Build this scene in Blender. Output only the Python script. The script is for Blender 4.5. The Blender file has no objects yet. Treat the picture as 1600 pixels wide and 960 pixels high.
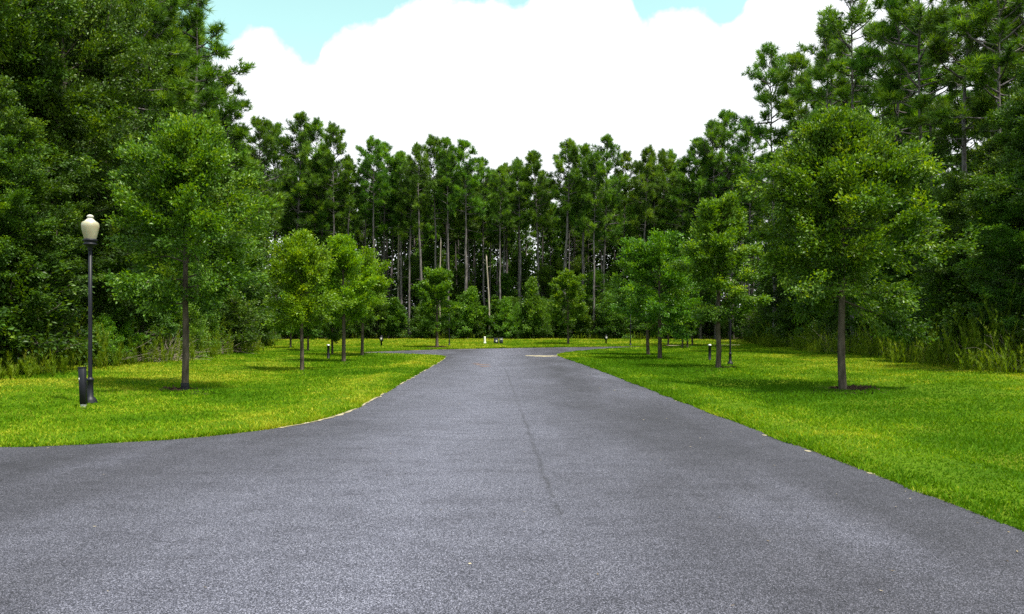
import bpy, math, random
import numpy as np

SC = bpy.context.scene
COL = SC.collection
R = math.radians

# ------------------------------------------------------------------ camera
CAM_H, HOR, FPX = 1.6, 517.0, 1200.0          # eye height, horizon row, focal length (1600 px wide photo)
cam_d = bpy.data.cameras.new('camera')
cam_d.sensor_width = 36.0
cam_d.lens = 36.0 * FPX / 1600.0
cam_d.shift_y = (HOR - 480.0) / 1600.0
cam_d.clip_start, cam_d.clip_end = 0.1, 5000.0
cam = bpy.data.objects.new('camera', cam_d)
cam.location = (0, 0, CAM_H)
cam.rotation_euler = (R(90), 0, 0)
COL.objects.link(cam)
SC.camera = cam

# ------------------------------------------------------------------ sun, sky, exposure
SUN_EL, SUN_AZ = 67.0, 128.0                   # azimuth clockwise from +Y (the road's direction)
sl = bpy.data.lights.new('sun', 'SUN')
sl.energy, sl.angle, sl.color = 4.9, R(2.5), (1.0, 0.95, 0.86)
so = bpy.data.objects.new('sun', sl)
sd = np.array([math.sin(R(SUN_AZ)) * math.cos(R(SUN_EL)), math.cos(R(SUN_AZ)) * math.cos(R(SUN_EL)), math.sin(R(SUN_EL))])
from mathutils import Vector
so.rotation_euler = Vector(sd).to_track_quat('Z', 'Y').to_euler()
so.location = (30, 0, 60)
COL.objects.link(so)

W = bpy.data.worlds.new("World")
SC.world = W
W.use_nodes = True
nt = W.node_tree
nt.nodes.clear()


def N(nt, t, **kw):
    n = nt.nodes.new(t)
    for k, v in kw.items():
        setattr(n, k, v)
    return n


def lk(nt, a, b):
    nt.links.new(a, b)


def math_n(nt, op, a, b=None, clamp=False):
    n = N(nt, 'ShaderNodeMath', operation=op, use_clamp=clamp)
    for i, v in enumerate((a, b)):
        if v is None:
            continue
        if isinstance(v, (int, float)):
            n.inputs[i].default_value = v
        else:
            lk(nt, v, n.inputs[i])
    return n.outputs[0]


tc = N(nt, 'ShaderNodeTexCoord')
sep = N(nt, 'ShaderNodeSeparateXYZ')
lk(nt, tc.outputs['Generated'], sep.inputs[0])
sx, sy, sz = sep.outputs
az = math_n(nt, 'ARCTAN2', sx, sy)
hor = math_n(nt, 'SQRT', math_n(nt, 'ADD', math_n(nt, 'MULTIPLY', sx, sx), math_n(nt, 'MULTIPLY', sy, sy)))
tel = math_n(nt, 'DIVIDE', sz, math_n(nt, 'MAXIMUM', hor, 0.001))
u = math_n(nt, 'ADD', az, 0.5, clamp=True)
fc = N(nt, 'ShaderNodeFloatCurve')
edge = [(-.5, .33), (-.373, .336), (-.351, .355), (-.322, .372), (-.284, .357), (-.253, .346), (-.241, .374), (-.205, .388),
        (-.173, .400), (-.141, .426), (-.1, .441), (-.05, .427), (-.025, .424), (.0125, .426), (.033, .448), (.15, .436),
        (.173, .404), (.205, .414), (.245, .411), (.268, .394), (.30, .42), (.36, .47), (.5, .5)]
cm = fc.mapping.curves[0]
pts = [((a + .5), (e - .3) / .25) for a, e in edge]
cm.points[0].location = pts[0]
cm.points[1].location = pts[-1]
for p in pts[1:-1]:
    cm.points.new(*p)
fc.mapping.update()
lk(nt, u, fc.inputs['Value'])
ev = math_n(nt, 'ADD', math_n(nt, 'MULTIPLY', fc.outputs[0], .25), .3)
nz = N(nt, 'ShaderNodeTexNoise')
nz.inputs['Scale'].default_value = 14
nz.inputs['Detail'].default_value = 6
nz.inputs['Roughness'].default_value = .55
lk(nt, tc.outputs['Generated'], nz.inputs['Vector'])
disp = math_n(nt, 'MULTIPLY', math_n(nt, 'SUBTRACT', nz.outputs[0], .5), .05)
nzf = N(nt, 'ShaderNodeTexNoise')
nzf.inputs['Scale'].default_value = 52
nzf.inputs['Detail'].default_value = 5
lk(nt, tc.outputs['Generated'], nzf.inputs['Vector'])
disp = math_n(nt, 'ADD', disp, math_n(nt, 'MULTIPLY', math_n(nt, 'SUBTRACT', nzf.outputs[0], .5), .030))
dd = math_n(nt, 'SUBTRACT', math_n(nt, 'ADD', ev, disp), tel)
low = math_n(nt, 'MULTIPLY', dd, 70.0, clamp=True)              # the big cumulus bank
nz2 = N(nt, 'ShaderNodeTexNoise')
nz2.inputs['Scale'].default_value = 3.2
nz2.inputs['Detail'].default_value = 7
lk(nt, tc.outputs['Generated'], nz2.inputs['Vector'])
hi = math_n(nt, 'MULTIPLY', math_n(nt, 'SUBTRACT', nz2.outputs[0], .47), 9.0, clamp=True)
hi = math_n(nt, 'MULTIPLY', hi, math_n(nt, 'MULTIPLY', math_n(nt, 'SUBTRACT', tel, .62), 5.0, clamp=True))   # unseen cumulus overhead, added for its light
cl = math_n(nt, 'MAXIMUM', low, hi)
sky = N(nt, 'ShaderNodeTexSky', sky_type='NISHITA')
sky.sun_disc = False
sky.sun_elevation = R(SUN_EL)
sky.sun_rotation = R(SUN_AZ)
sky.air_density, sky.dust_density, sky.ozone_density = 1.0, 1.2, 1.0
skb = N(nt, 'ShaderNodeMix', data_type='RGBA', blend_type='MULTIPLY')
skb.inputs[0].default_value = 1.0
skb.inputs[7].default_value = (2.35, 2.55, 1.55, 1)
lk(nt, sky.outputs[0], skb.inputs[6])
mx = N(nt, 'ShaderNodeMix', data_type='RGBA')
lk(nt, cl, mx.inputs[0])
lk(nt, skb.outputs[2], mx.inputs[6])
mx.inputs[7].default_value = (8.0, 8.2, 8.6, 1)
bg = N(nt, 'ShaderNodeBackground')
bg.inputs[1].default_value = 0.10
lk(nt, mx.outputs[2], bg.inputs[0])
wo = N(nt, 'ShaderNodeOutputWorld')
lk(nt, bg.outputs[0], wo.inputs[0])

vs = SC.view_settings
SC.display_settings.display_device = 'sRGB'
vs.view_transform, vs.look, vs.exposure, vs.gamma = 'Standard', 'None', 0.75, 1.0
vs.use_curve_mapping = False
SC.render.engine = 'CYCLES'
cy = SC.cycles
cy.max_bounces, cy.diffuse_bounces, cy.glossy_bounces, cy.transmission_bounces = 6, 3, 2, 4
cy.caustics_reflective = cy.caustics_refractive = False
cy.use_denoising = False
cy.sample_clamp_indirect = 4.0


# ------------------------------------------------------------------ materials
def mat(name, col, rough=.6, spec=.3, metal=0.0, noise=None, bump=None):
    m = bpy.data.materials.new(name)
    m.use_nodes = True
    t = m.node_tree
    b = t.nodes['Principled BSDF']
    b.inputs['Base Color'].default_value = (*col, 1)
    b.inputs['Roughness'].default_value = rough
    b.inputs['Specular IOR Level'].default_value = spec
    b.inputs['Metallic'].default_value = metal
    if noise:                                     # (scale vector, second colour)
        c = N(t, 'ShaderNodeTexCoord')
        mp = N(t, 'ShaderNodeMapping')
        mp.inputs['Scale'].default_value = noise[0]
        lk(t, c.outputs['Object'], mp.inputs[0])
        n = N(t, 'ShaderNodeTexNoise')
        n.inputs['Scale'].default_value = 1.0
        n.inputs['Detail'].default_value = 5
        lk(t, mp.outputs[0], n.inputs['Vector'])
        rp = N(t, 'ShaderNodeValToRGB')
        rp.color_ramp.elements[0].position, rp.color_ramp.elements[1].position = .35, .68
        rp.color_ramp.elements[0].color = (*col, 1)
        rp.color_ramp.elements[1].color = (*noise[1], 1)
        lk(t, n.outputs[0], rp.inputs[0])
        lk(t, rp.outputs[0], b.inputs['Base Color'])
        if bump:
            bp = N(t, 'ShaderNodeBump')
            bp.inputs['Strength'].default_value = bump
            bp.inputs['Distance'].default_value = .03
            lk(t, n.outputs[0], bp.inputs['Height'])
            lk(t, bp.outputs[0], b.inputs['Normal'])
    return m


def leaf_mat(name, c0, c1, c2, trans=.35, rough=.45, spec=.35, vary=.16):
    """leaf colour by the leaf's own tint (old leaf .. young leaf), each tree a little different"""
    m = bpy.data.materials.new(name)
    m.use_nodes = True
    t = m.node_tree
    b = t.nodes['Principled BSDF']
    at = N(t, 'ShaderNodeAttribute', attribute_name='tint')
    rp = N(t, 'ShaderNodeValToRGB')
    e = rp.color_ramp.elements
    e[0].position, e[1].position = .15, .95
    e[0].color, e[1].color = (*c0, 1), (*c2, 1)
    x = e.new(.55)
    x.color = (*c1, 1)
    lk(t, at.outputs['Fac'], rp.inputs[0])
    oi = N(t, 'ShaderNodeObjectInfo')
    hs = N(t, 'ShaderNodeHueSaturation')
    lk(t, math_n(t, 'ADD', math_n(t, 'MULTIPLY', oi.outputs['Random'], .022), .483), hs.inputs['Hue'])
    lk(t, math_n(t, 'ADD', math_n(t, 'MULTIPLY', oi.outputs['Random'], vary * 2), 1 - vary), hs.inputs['Value'])
    lk(t, rp.outputs[0], hs.inputs['Color'])
    lk(t, hs.outputs[0], b.inputs['Base Color'])
    b.inputs['Roughness'].default_value = rough
    b.inputs['Specular IOR Level'].default_value = spec
    tr = N(t, 'ShaderNodeBsdfTranslucent')
    h2 = N(t, 'ShaderNodeHueSaturation')
    h2.inputs['Hue'].default_value = .488
    h2.inputs['Saturation'].default_value = 1.1
    h2.inputs['Value'].default_value = 1.25
    lk(t, hs.outputs[0], h2.inputs['Color'])
    lk(t, h2.outputs[0], tr.inputs[0])
    ms = N(t, 'ShaderNodeMixShader')
    ms.inputs[0].default_value = trans
    lk(t, b.outputs[0], ms.inputs[1])
    lk(t, tr.outputs[0], ms.inputs[2])
    lk(t, ms.outputs[0], t.nodes['Material Output'].inputs[0])
    return m


M = {}
M['bark_oak'] = mat('oak_bark', (.050, .040, .030), .9, .1, 0, ((9, 9, 2.5), (.125, .10, .078)), .8)
M['bark_pine'] = mat('pine_bark', (.060, .050, .049), .9, .1, 0, ((7, 7, 1.6), (.215, .19, .19)), .8)
M['bark_dark'] = mat('understory_bark', (.05, .042, .035), .9, .1, 0, ((8, 8, 2), (.13, .11, .095)), .6)
M['dead_wood'] = mat('weathered_wood', (.20, .165, .13), .85, .15, 0, ((10, 10, 1.2), (.42, .36, .30)), .5)
M['wrap'] = mat('trunk_wrap', (.006, .006, .009), .75, .15, 0, ((30, 30, 60), (.03, .03, .036)), .3)
M['mulch'] = mat('mulch', (.030, .020, .014), .95, .05, 0, ((25, 25, 25), (.11, .07, .05)), .9)
M['black_iron'] = mat('black_painted_metal', (.006, .006, .011), .5, .28, 0, ((6, 6, 6), (.010, .010, .016)))
M['globe'] = mat('lamp_globe_acrylic', (.32, .285, .18), .28, .5, 0, ((5, 5, 9), (.39, .365, .26)))
M['globe'].node_tree.nodes['Principled BSDF'].inputs['Subsurface Weight'].default_value = .15
M['finial'] = mat('finial_acrylic', (.52, .50, .42), .3, .5, 0, ((8, 8, 8), (.44, .42, .34)))
M['white'] = mat('white_plastic', (.72, .71, .64), .5, .4, 0, ((12, 12, 6), (.60, .59, .52)))
M['dark_plastic'] = mat('dark_plastic', (.030, .034, .050), .5, .4, 0, ((9, 9, 9), (.045, .05, .066)))
M['silver'] = mat('brushed_silver', (.62, .63, .64), .35, .5, .4, ((14, 14, 14), (.5, .51, .52)))
M['plaque'] = mat('plaque_metal', (.42, .40, .37), .5, .4, .2, ((20, 20, 20), (.52, .50, .46)))
M['leaf_oak'] = leaf_mat('oak_leaf', (.030, .085, .006), (.095, .202, .009), (.23, .34, .015), .36, spec=.34, rough=.45)
M['leaf_oak_mid'] = leaf_mat('oak_leaf_fresh', (.032, .092, .006), (.092, .225, .010), (.22, .37, .016), .38, spec=.34, rough=.45, vary=.03)
M['leaf_oak_lime'] = leaf_mat('oak_leaf_lime', (.065, .165, .005), (.140, .310, .008), (.28, .43, .014), .42, vary=.10)
M['leaf_dark'] = leaf_mat('understory_leaf', (.022, .060, .006), (.062, .150, .010), (.16, .27, .014), .32, spec=.3, rough=.48)
M['leaf_bright'] = leaf_mat('sapling_leaf', (.050, .125, .010), (.11, .25, .018), (.21, .36, .03), .40)
M['needle'] = leaf_mat('pine_needle', (.032, .088, .009), (.092, .215, .016), (.20, .35, .02), .33, .5, .3)
M['weed'] = leaf_mat('weed_leaf', (.066, .130, .008), (.125, .215, .011), (.26, .30, .05), .4, .7, .1)
M['dead_twig'] = mat('dry_twigs', (.20, .16, .13), .9, .05, 0, ((10, 10, 10), (.34, .29, .24)))

# ------------------------------------------------------------------ lie of the land
def chaikin(P, n):
    P = np.asarray(P, float)
    for _ in range(n):
        Q = np.roll(P, -1, 0)
        P = np.stack([.75 * P + .25 * Q, .25 * P + .75 * Q], 1).reshape(-1, 2)
    return P


ROAD = [(4.95, -32), (4.5, -12), (4.09, 6.1), (3.9, 14), (3.72, 22.3), (3.35, 37.6), (3.02, 46.0), (2.98, 49.2), (3.3, 52), (4.3, 56), (6.0, 60.5),
        (8.3, 65.3), (11, 70.2), (14, 74.0), (17, 75.6), (16.5, 77.0), (11.5, 77.2), (6, 74.2), (2, 71.6), (-1, 69.6), (-5.5, 66),
        (-9, 60.8), (-11.2, 56.3), (-11.4, 54.0), (-9.5, 52.6), (-6.6, 50.4), (-4.9, 48.8), (-4.15, 47), (-3.85, 44), (-3.6, 33),
        (-3.32, 20.5), (-3.2, 15.4), (-3.42, 13.7), (-3.73, 12.8), (-4.2, 12.05), (-4.76, 11.43), (-5.52, 11.0), (-6.25, 10.72),
        (-7.2, 10.5), (-15, 9.5), (-45, 6.5), (-60, 3), (-60, -32)]
ROAD = chaikin(ROAD, 2)


def sdf(X, Y):
    """distance to the road's edge, negative on the road"""
    X = np.asarray(X, float)
    Y = np.asarray(Y, float)
    sh = X.shape
    X, Y = X.ravel(), Y.ravel()
    best = np.full(X.shape, 1e9)
    ins = np.zeros(X.shape, bool)
    A, B = ROAD, np.roll(ROAD, -1, 0)
    for (ax, ay), (bx, by) in zip(A, B):
        ex, ey = bx - ax, by - ay
        L = ex * ex + ey * ey + 1e-12
        t = np.clip(((X - ax) * ex + (Y - ay) * ey) / L, 0, 1)
        best = np.minimum(best, (X - ax - t * ex) ** 2 + (Y - ay - t * ey) ** 2)
        c = (ay > Y) != (by > Y)
        if abs(ey) > 1e-12:
            ins ^= c & (X < ax + (Y - ay) * ex / ey)
    d = np.sqrt(best)
    return np.where(ins, -d, d).reshape(sh)


def edge_l(Y):
    return np.interp(Y, [-40, 15, 24, 32, 44, 56, 80, 97], [-15.5, -15.6, -16.0, -16.3, -17.8, -20, -26, -31]) + .5 * np.sin(Y * .37) + .3 * np.sin(Y * 1.1)


def edge_r(Y):
    return np.interp(Y, [-40, 20, 26.5, 39, 55, 72, 97], [16.6, 17.0, 17.7, 19.6, 21.8, 25, 31]) + .5 * np.sin(Y * .33 + 1) + .3 * np.sin(Y * .9)


def edge_f(X):
    return 97.5 + .8 * np.sin(X * .31) + .4 * np.sin(X * .9 + 2)


def wood(X, Y):
    """how far inside the wood a point is (negative on the lawn)"""
    return np.maximum(np.maximum(edge_l(Y) - X, X - edge_r(Y)), Y - edge_f(X))


def smooth(a, b, x):
    t = np.clip((x - a) / (b - a), 0, 1)
    return t * t * (3 - 2 * t)


KD = [-.4, 0, .25, .9, 1.6, 2.8, 3.7, 5.4, 8.0, 12, 20, 40]
KZ = [-.08, 0, .05, .10, .03, -.30, -.33, -.08, .09, .17, .24, .4]


def hz(X, Y):
    X = np.asarray(X, float)
    Y = np.asarray(Y, float)
    d = sdf(X, Y)
    fine = np.interp(d, KD, KZ)
    soft = (np.interp(d - .35, KD, KZ) + np.interp(d + .35, KD, KZ) + np.interp(d, KD, KZ)) / 3
    k = smooth(.4, 1.4, d)
    near = smooth(78, 60, Y)                       # the swale runs out before the turning circle
    h = fine * (1 - k) + soft * k
    flat = np.interp(d, [-.4, 0, .25, 1.2, 30], [-.08, 0, .05, .09, .12])
    h = np.where(d < .3, h, h * near + flat * (1 - near))
    und = .035 * np.sin(X * .7 + 1.3) * np.sin(Y * .5) + .02 * np.sin(X * 1.7) * np.sin(Y * 1.3 + .5)
    h = h + und * smooth(.5, 3, d)
    return h + .42 * smooth(78, 97, Y) * smooth(0, 6, d)


def H(x, y):
    return float(hz(np.array([x]), np.array([y]))[0])


def gp(px, py):
    """the point of the ground that the photo shows at a pixel"""
    Ys = np.arange(6, 120, .05)
    Xs = (px - 800) / FPX * Ys
    z = CAM_H - (py - HOR) / FPX * Ys
    k = np.argmax(z <= hz(Xs, Ys))
    if k == 0:
        k = -1
    return float(Xs[k]), float(Ys[k]), H(Xs[k], Ys[k])


def up(py_top, Y, z):
    return (HOR - py_top) / FPX * Y + CAM_H - z


# ------------------------------------------------------------------ mesh tools
class MB:
    def __init__(s):
        s.V, s.Q, s.T, s.A, s.n = [], [], [], [], 0

    def add(s, V, Q=None, T=None, tint=None):
        V = np.asarray(V, np.float32).reshape(-1, 3)
        if Q is not None and len(Q):
            s.Q.append(np.asarray(Q, np.int32).reshape(-1, 4) + s.n)
        if T is not None and len(T):
            s.T.append(np.asarray(T, np.int32).reshape(-1, 3) + s.n)
        if tint is None:
            tint = np.full(len(V), .5, np.float32)
        s.V.append(V)
        s.A.append(np.asarray(tint, np.float32))
        s.n += len(V)
        return s

    def mesh(s, name, m, smooth_=True):
        V = np.concatenate(s.V)
        Q = np.concatenate(s.Q) if s.Q else np.zeros((0, 4), np.int32)
        T = np.concatenate(s.T) if s.T else np.zeros((0, 3), np.int32)
        me = bpy.data.meshes.new(name)
        me.vertices.add(len(V))
        me.vertices.foreach_set('co', V.ravel())
        li = np.concatenate([Q.ravel(), T.ravel()])
        me.loops.add(len(li))
        me.loops.foreach_set('vertex_index', li)
        ls = np.concatenate([np.arange(len(Q)) * 4, len(Q) * 4 + np.arange(len(T)) * 3]).astype(np.int32)
        me.polygons.add(len(ls))
        me.polygons.foreach_set('loop_start', ls)
        me.update(calc_edges=True)
        me.polygons.foreach_set('use_smooth', np.full(len(ls), smooth_, bool))
        a = me.attributes.new('tint', 'FLOAT', 'POINT')
        a.data.foreach_set('value', np.concatenate(s.A))
        me.materials.append(m)
        return me

    def build(s, name, m, parent=None, smooth_=True, loc=None):
        o = bpy.data.objects.new(name, s.mesh(name, m, smooth_))
        COL.objects.link(o)
        if parent is not None:
            o.parent = parent
        if loc is not None:
            o.location = loc
        return o


def tube(mb, P, r, n=7, cap=True):
    P = np.asarray(P, float)
    r = np.broadcast_to(np.asarray(r, float), (len(P),))
    T = np.gradient(P, axis=0)
    T /= np.linalg.norm(T, axis=1, keepdims=True) + 1e-9
    ref = np.array([1., 0, 0]) if abs(T[0, 0]) < .8 else np.array([0, 1., 0])
    U = np.cross(T, ref)
    U /= np.linalg.norm(U, axis=1, keepdims=True) + 1e-9
    Vv = np.cross(T, U)
    a = np.arange(n) / n * 2 * math.pi
    ring = P[:, None] + r[:, None, None] * (U[:, None] * np.cos(a)[None, :, None] + Vv[:, None] * np.sin(a)[None, :, None])
    k = len(P)
    i = np.arange(k - 1)[:, None] * n
    j = np.arange(n)[None]
    j2 = (j + 1) % n
    Q = np.stack([i + j, i + j2, i + n + j2, i + n + j], -1).reshape(-1, 4)
    V = ring.reshape(-1, 3)
    if cap:
        V = np.concatenate([V, P[-1:]])
        jj = np.arange(n)
        Tt = np.stack([(k - 1) * n + jj, (k - 1) * n + (jj + 1) % n, np.full(n, k * n)], -1)
        mb.add(V, Q, Tt)
    else:
        mb.add(V, Q)


def lathe(mb, prof, n=20, c=(0, 0, 0), square=False, rot=0.0):
    prof = np.asarray(prof, float)
    a = np.arange(n) / n * 2 * math.pi + rot
    V = np.stack([prof[:, None, 0] * np.cos(a) + c[0], prof[:, None, 0] * np.sin(a) + c[1], np.broadcast_to(prof[:, None, 1], (len(prof), n)) + c[2]], -1)
    k = len(prof)
    i = np.arange(k - 1)[:, None] * n
    j = np.arange(n)[None]
    j2 = (j + 1) % n
    Q = np.stack([i + j, i + j2, i + n + j2, i + n + j], -1).reshape(-1, 4)
    mb.add(V.reshape(-1, 3), Q)


def box(mb, c, s, bev=.006, rz=0.0):
    """a box with chamfered edges: two inset rings top and bottom"""
    x, y, z = s[0] / 2, s[1] / 2, s[2] / 2
    b = min(bev, x * .4, y * .4, z * .4)

    def ring(ix, zz):
        X, Y = x - ix, y - ix
        k = b * .8
        return [(X - k, -Y, zz), (X, -Y + k, zz), (X, Y - k, zz), (X - k, Y, zz), (-X + k, Y, zz), (-X, Y - k, zz), (-X, -Y + k, zz), (-X + k, -Y, zz)]
    V = np.array(ring(b, -z) + ring(0, -z + b) + ring(0, z - b) + ring(b, z) + [(0, 0, -z), (0, 0, z)])
    ca, sa = math.cos(rz), math.sin(rz)
    V = np.stack([V[:, 0] * ca - V[:, 1] * sa, V[:, 0] * sa + V[:, 1] * ca, V[:, 2]], 1) + np.array(c)
    Q, T = [], []
    for k in range(3):
        for j in range(8):
            Q.append((k * 8 + j, k * 8 + (j + 1) % 8, k * 8 + 8 + (j + 1) % 8, k * 8 + 8 + j))
    for j in range(8):
        T.append((32, (j + 1) % 8, j))
        T.append((33, 24 + j, 24 + (j + 1) % 8))
    mb.add(V, Q, T)


def nrm(a):
    return a / (np.linalg.norm(a, axis=-1, keepdims=True) + 1e-9)


def add_leaves(mb, P, D, size, rng, tint, aspect=.55, upb=.7):
    """kite-shaped leaves at P, pointing roughly along D, faces roughly upward"""
    n = len(P)
    d = nrm(D + rng.normal(0, .55, (n, 3)))
    nu = nrm(np.array([0, 0, upb]) + rng.normal(0, .55, (n, 3)))
    s = nrm(np.cross(d, nu))
    L = (size * rng.uniform(.65, 1.3, n))[:, None]
    w = L * aspect * .5
    f = nrm(np.cross(s, d)) * L * .10
    mid = P + d * L * .5 + f
    V = np.stack([P, mid + s * w, P + d * L, mid - s * w], 1).reshape(-1, 3)
    Q = np.arange(n * 4).reshape(-1, 4)
    mb.add(V, Q, None, np.repeat(tint, 4))


def add_needles(mb, P, A, k, length, width, rng, tint):
    """pine tufts: k needles fanning out from each P around axis A"""
    n = len(P)
    d = nrm(A[:, None] * .75 + rng.normal(0, .62, (n, k, 3)) + np.array([0, 0, .12]))
    s = nrm(np.cross(d, rng.normal(0, 1, (n, k, 3))))
    L = length * rng.uniform(.7, 1.2, (n, k, 1))
    b = P[:, None] + d * L * .06
    V = np.stack([b + s * width * .5, b + d * L, b - s * width * .5], 2).reshape(-1, 3)
    tt = np.repeat(np.clip(tint[:, None] + rng.normal(0, .12, (n, k)), 0, 1).ravel(), 3)
    mb.add(V, None, np.arange(n * k * 3).reshape(-1, 3), tt)


def tag(o, label=None, cat=None, group=None, kind=None):
    for k, v in (('label', label), ('category', cat), ('group', group), ('kind', kind)):
        if v:
            o[k] = v
    return o


def empty(name, loc=(0, 0, 0), rz=0.0):
    o = bpy.data.objects.new(name, None)
    o.empty_display_size = .3
    o.location = loc
    o.rotation_euler = (0, 0, rz)
    COL.objects.link(o)
    return o


def dup(root, loc, rz=0.0, scale=(1, 1, 1), label=None, cat=None, group=None):
    """copy a thing with its parts and their sub-parts"""
    r = root.copy()
    COL.objects.link(r)
    r.location, r.rotation_euler, r.scale = loc, (0, 0, rz), scale
    tag(r, label, cat, group)
    for ch in root.children:
        c = ch.copy()
        COL.objects.link(c)
        c.parent = r
        for g in ch.children:
            q = g.copy()
            COL.objects.link(q)
            q.parent = c
    return r


# ------------------------------------------------------------------ ground
def axis(parts):
    return np.unique(np.round(np.concatenate([np.arange(a, b + 1e-6, s) for a, b, s in parts]), 4))


gx = axis([(-2000, -200, 300), (-200, -60, 20), (-60, -24, 2), (-24, 24, .25), (24, 60, 2), (60, 200, 20), (200, 2000, 300)])
gy = axis([(-2000, -200, 300), (-200, -40, 20), (-40, 4, 2), (4, 30, .25), (30, 84, .4), (84, 110, 1), (110, 200, 10), (200, 2000, 300)])
GX, GY = np.meshgrid(gx, gy)
inner = (np.abs(GX) < 70) & (GY > -40) & (GY < 160)
GZ = np.zeros_like(GX) + .4
GD = np.full_like(GX, 50.)
GZ[inner] = hz(GX[inner], GY[inner])
GD[inner] = sdf(GX[inner], GY[inner])
GWd = np.where(inner, wood(np.clip(GX, -80, 80), np.clip(GY, -40, 170)), 20.)
nx, ny = len(gx), len(gy)
ii = (np.arange(ny - 1)[:, None] * nx + np.arange(nx - 1)[None]).reshape(-1)
mb = MB().add(np.stack([GX, GY, GZ], -1).reshape(-1, 3), np.stack([ii, ii + 1, ii + nx + 1, ii + nx], -1))


def noise_f(X, Y, s, seed):
    """cheap smooth value noise, used for grass patches"""
    r = np.random.default_rng(seed)
    g = r.uniform(0, 1, (64, 64))
    x, y = X / s, Y / s
    xi, yi = np.floor(x).astype(int), np.floor(y).astype(int)
    fx, fy = x - xi, y - yi
    fx, fy = fx * fx * (3 - 2 * fx), fy * fy * (3 - 2 * fy)
    a, b = g[yi % 64, xi % 64], g[yi % 64, (xi + 1) % 64]
    c, d = g[(yi + 1) % 64, xi % 64], g[(yi + 1) % 64, (xi + 1) % 64]
    return (a * (1 - fx) + b * fx) * (1 - fy) + (c * (1 - fx) + d * fx) * fy


m = bpy.data.materials.new('lawn_soil')
m.use_nodes = True
t = m.node_tree
b = t.nodes['Principled BSDF']
b.inputs['Roughness'].default_value = .9
b.inputs['Specular IOR Level'].default_value = .05
ge = N(t, 'ShaderNodeNewGeometry')
aw = N(t, 'ShaderNodeAttribute', attribute_name='woods')
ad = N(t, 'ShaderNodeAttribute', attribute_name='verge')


def noise_node(t, vec, scale, det=4, rough=.55):
    n = N(t, 'ShaderNodeTexNoise')
    n.inputs['Scale'].default_value = scale
    n.inputs['Detail'].default_value = det
    n.inputs['Roughness'].default_value = rough
    lk(t, vec, n.inputs['Vector'])
    return n.outputs[0]


def ramp(t, fac, *stops):
    r = N(t, 'ShaderNodeValToRGB')
    e = r.color_ramp.elements
    while len(e) < len(stops):
        e.new(.5)
    for k, (p, c) in enumerate(stops):
        e[k].position = p
        e[k].color = (*c, 1)
    lk(t, fac, r.inputs[0])
    return r.outputs[0]


def mixc(t, f, a, b_, blend='MIX'):
    n = N(t, 'ShaderNodeMix', data_type='RGBA', blend_type=blend)
    for i, v in ((0, f), (6, a), (7, b_)):
        if isinstance(v, (int, float)):
            n.inputs[i].default_value = v
        elif isinstance(v, tuple):
            n.inputs[i].default_value = (*v, 1)
        else:
            lk(t, v, n.inputs[i])
    return n.outputs[2]


pos = ge.outputs['Position']
g1 = ramp(t, noise_node(t, pos, .42, 5, .6), (.32, (.036, .080, .003)), (.52, (.066, .125, .004)), (.72, (.14, .155, .015)))  # lawn green, darkened to read as shadow between the blades
g2 = ramp(t, noise_node(t, pos, 16, 4, .7), (.3, (.45, .5, .4)), (.7, (1.35, 1.3, 1.2)))
gr = mixc(t, 1.0, g1, g2, 'MULTIPLY')
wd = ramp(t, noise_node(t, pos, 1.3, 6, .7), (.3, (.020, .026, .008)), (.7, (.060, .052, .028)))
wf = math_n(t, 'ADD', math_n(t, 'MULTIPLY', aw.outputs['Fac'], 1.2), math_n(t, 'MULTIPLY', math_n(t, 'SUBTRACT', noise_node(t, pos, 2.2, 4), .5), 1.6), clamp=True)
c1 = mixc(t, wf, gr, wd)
sand = ramp(t, noise_node(t, pos, 9, 5, .7), (.35, (.045, .036, .018)), (.55, (.13, .10, .05)), (.75, (.38, .31, .18)))  # sandy soil, its dark tones painted in for the verge's shadow line
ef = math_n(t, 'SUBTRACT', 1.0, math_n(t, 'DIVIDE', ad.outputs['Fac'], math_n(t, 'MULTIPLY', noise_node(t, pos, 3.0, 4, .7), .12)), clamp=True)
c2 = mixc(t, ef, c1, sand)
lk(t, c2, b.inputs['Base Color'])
bp = N(t, 'ShaderNodeBump')
bp.inputs['Strength'].default_value = .6
bp.inputs['Distance'].default_value = .04
lk(t, noise_node(t, pos, 22, 4, .7), bp.inputs['Height'])
lk(t, bp.outputs[0], b.inputs['Normal'])
M['lawn'] = m
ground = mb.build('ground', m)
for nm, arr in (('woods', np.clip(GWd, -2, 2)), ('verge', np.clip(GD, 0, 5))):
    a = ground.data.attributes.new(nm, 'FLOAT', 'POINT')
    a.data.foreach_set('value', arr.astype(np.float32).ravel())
tag(ground, kind='structure')

# ------------------------------------------------------------------ road
m = bpy.data.materials.new('asphalt')
m.use_nodes = True
t = m.node_tree
b = t.nodes['Principled BSDF']
b.inputs['Roughness'].default_value = .8
b.inputs['Specular IOR Level'].default_value = .28
ge = N(t, 'ShaderNodeNewGeometry')
pos = ge.outputs['Position']
mp = N(t, 'ShaderNodeMapping')
mp.inputs['Scale'].default_value = (1.0, .28, 1.0)
lk(t, pos, mp.inputs[0])
big = ramp(t, noise_node(t, mp.outputs[0], .42, 5, .62), (.30, (.026, .025, .033)), (.50, (.044, .043, .057)), (.70, (.078, .078, .104)))
spx = N(t, 'ShaderNodeSeparateXYZ')
lk(t, pos, spx.inputs[0])
wave = math_n(t, 'ADD', math_n(t, 'ADD', spx.outputs[0], 1.0), math_n(t, 'MULTIPLY', math_n(t, 'SUBTRACT', noise_node(t, pos, .35, 3), .5), 2.4))
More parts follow.
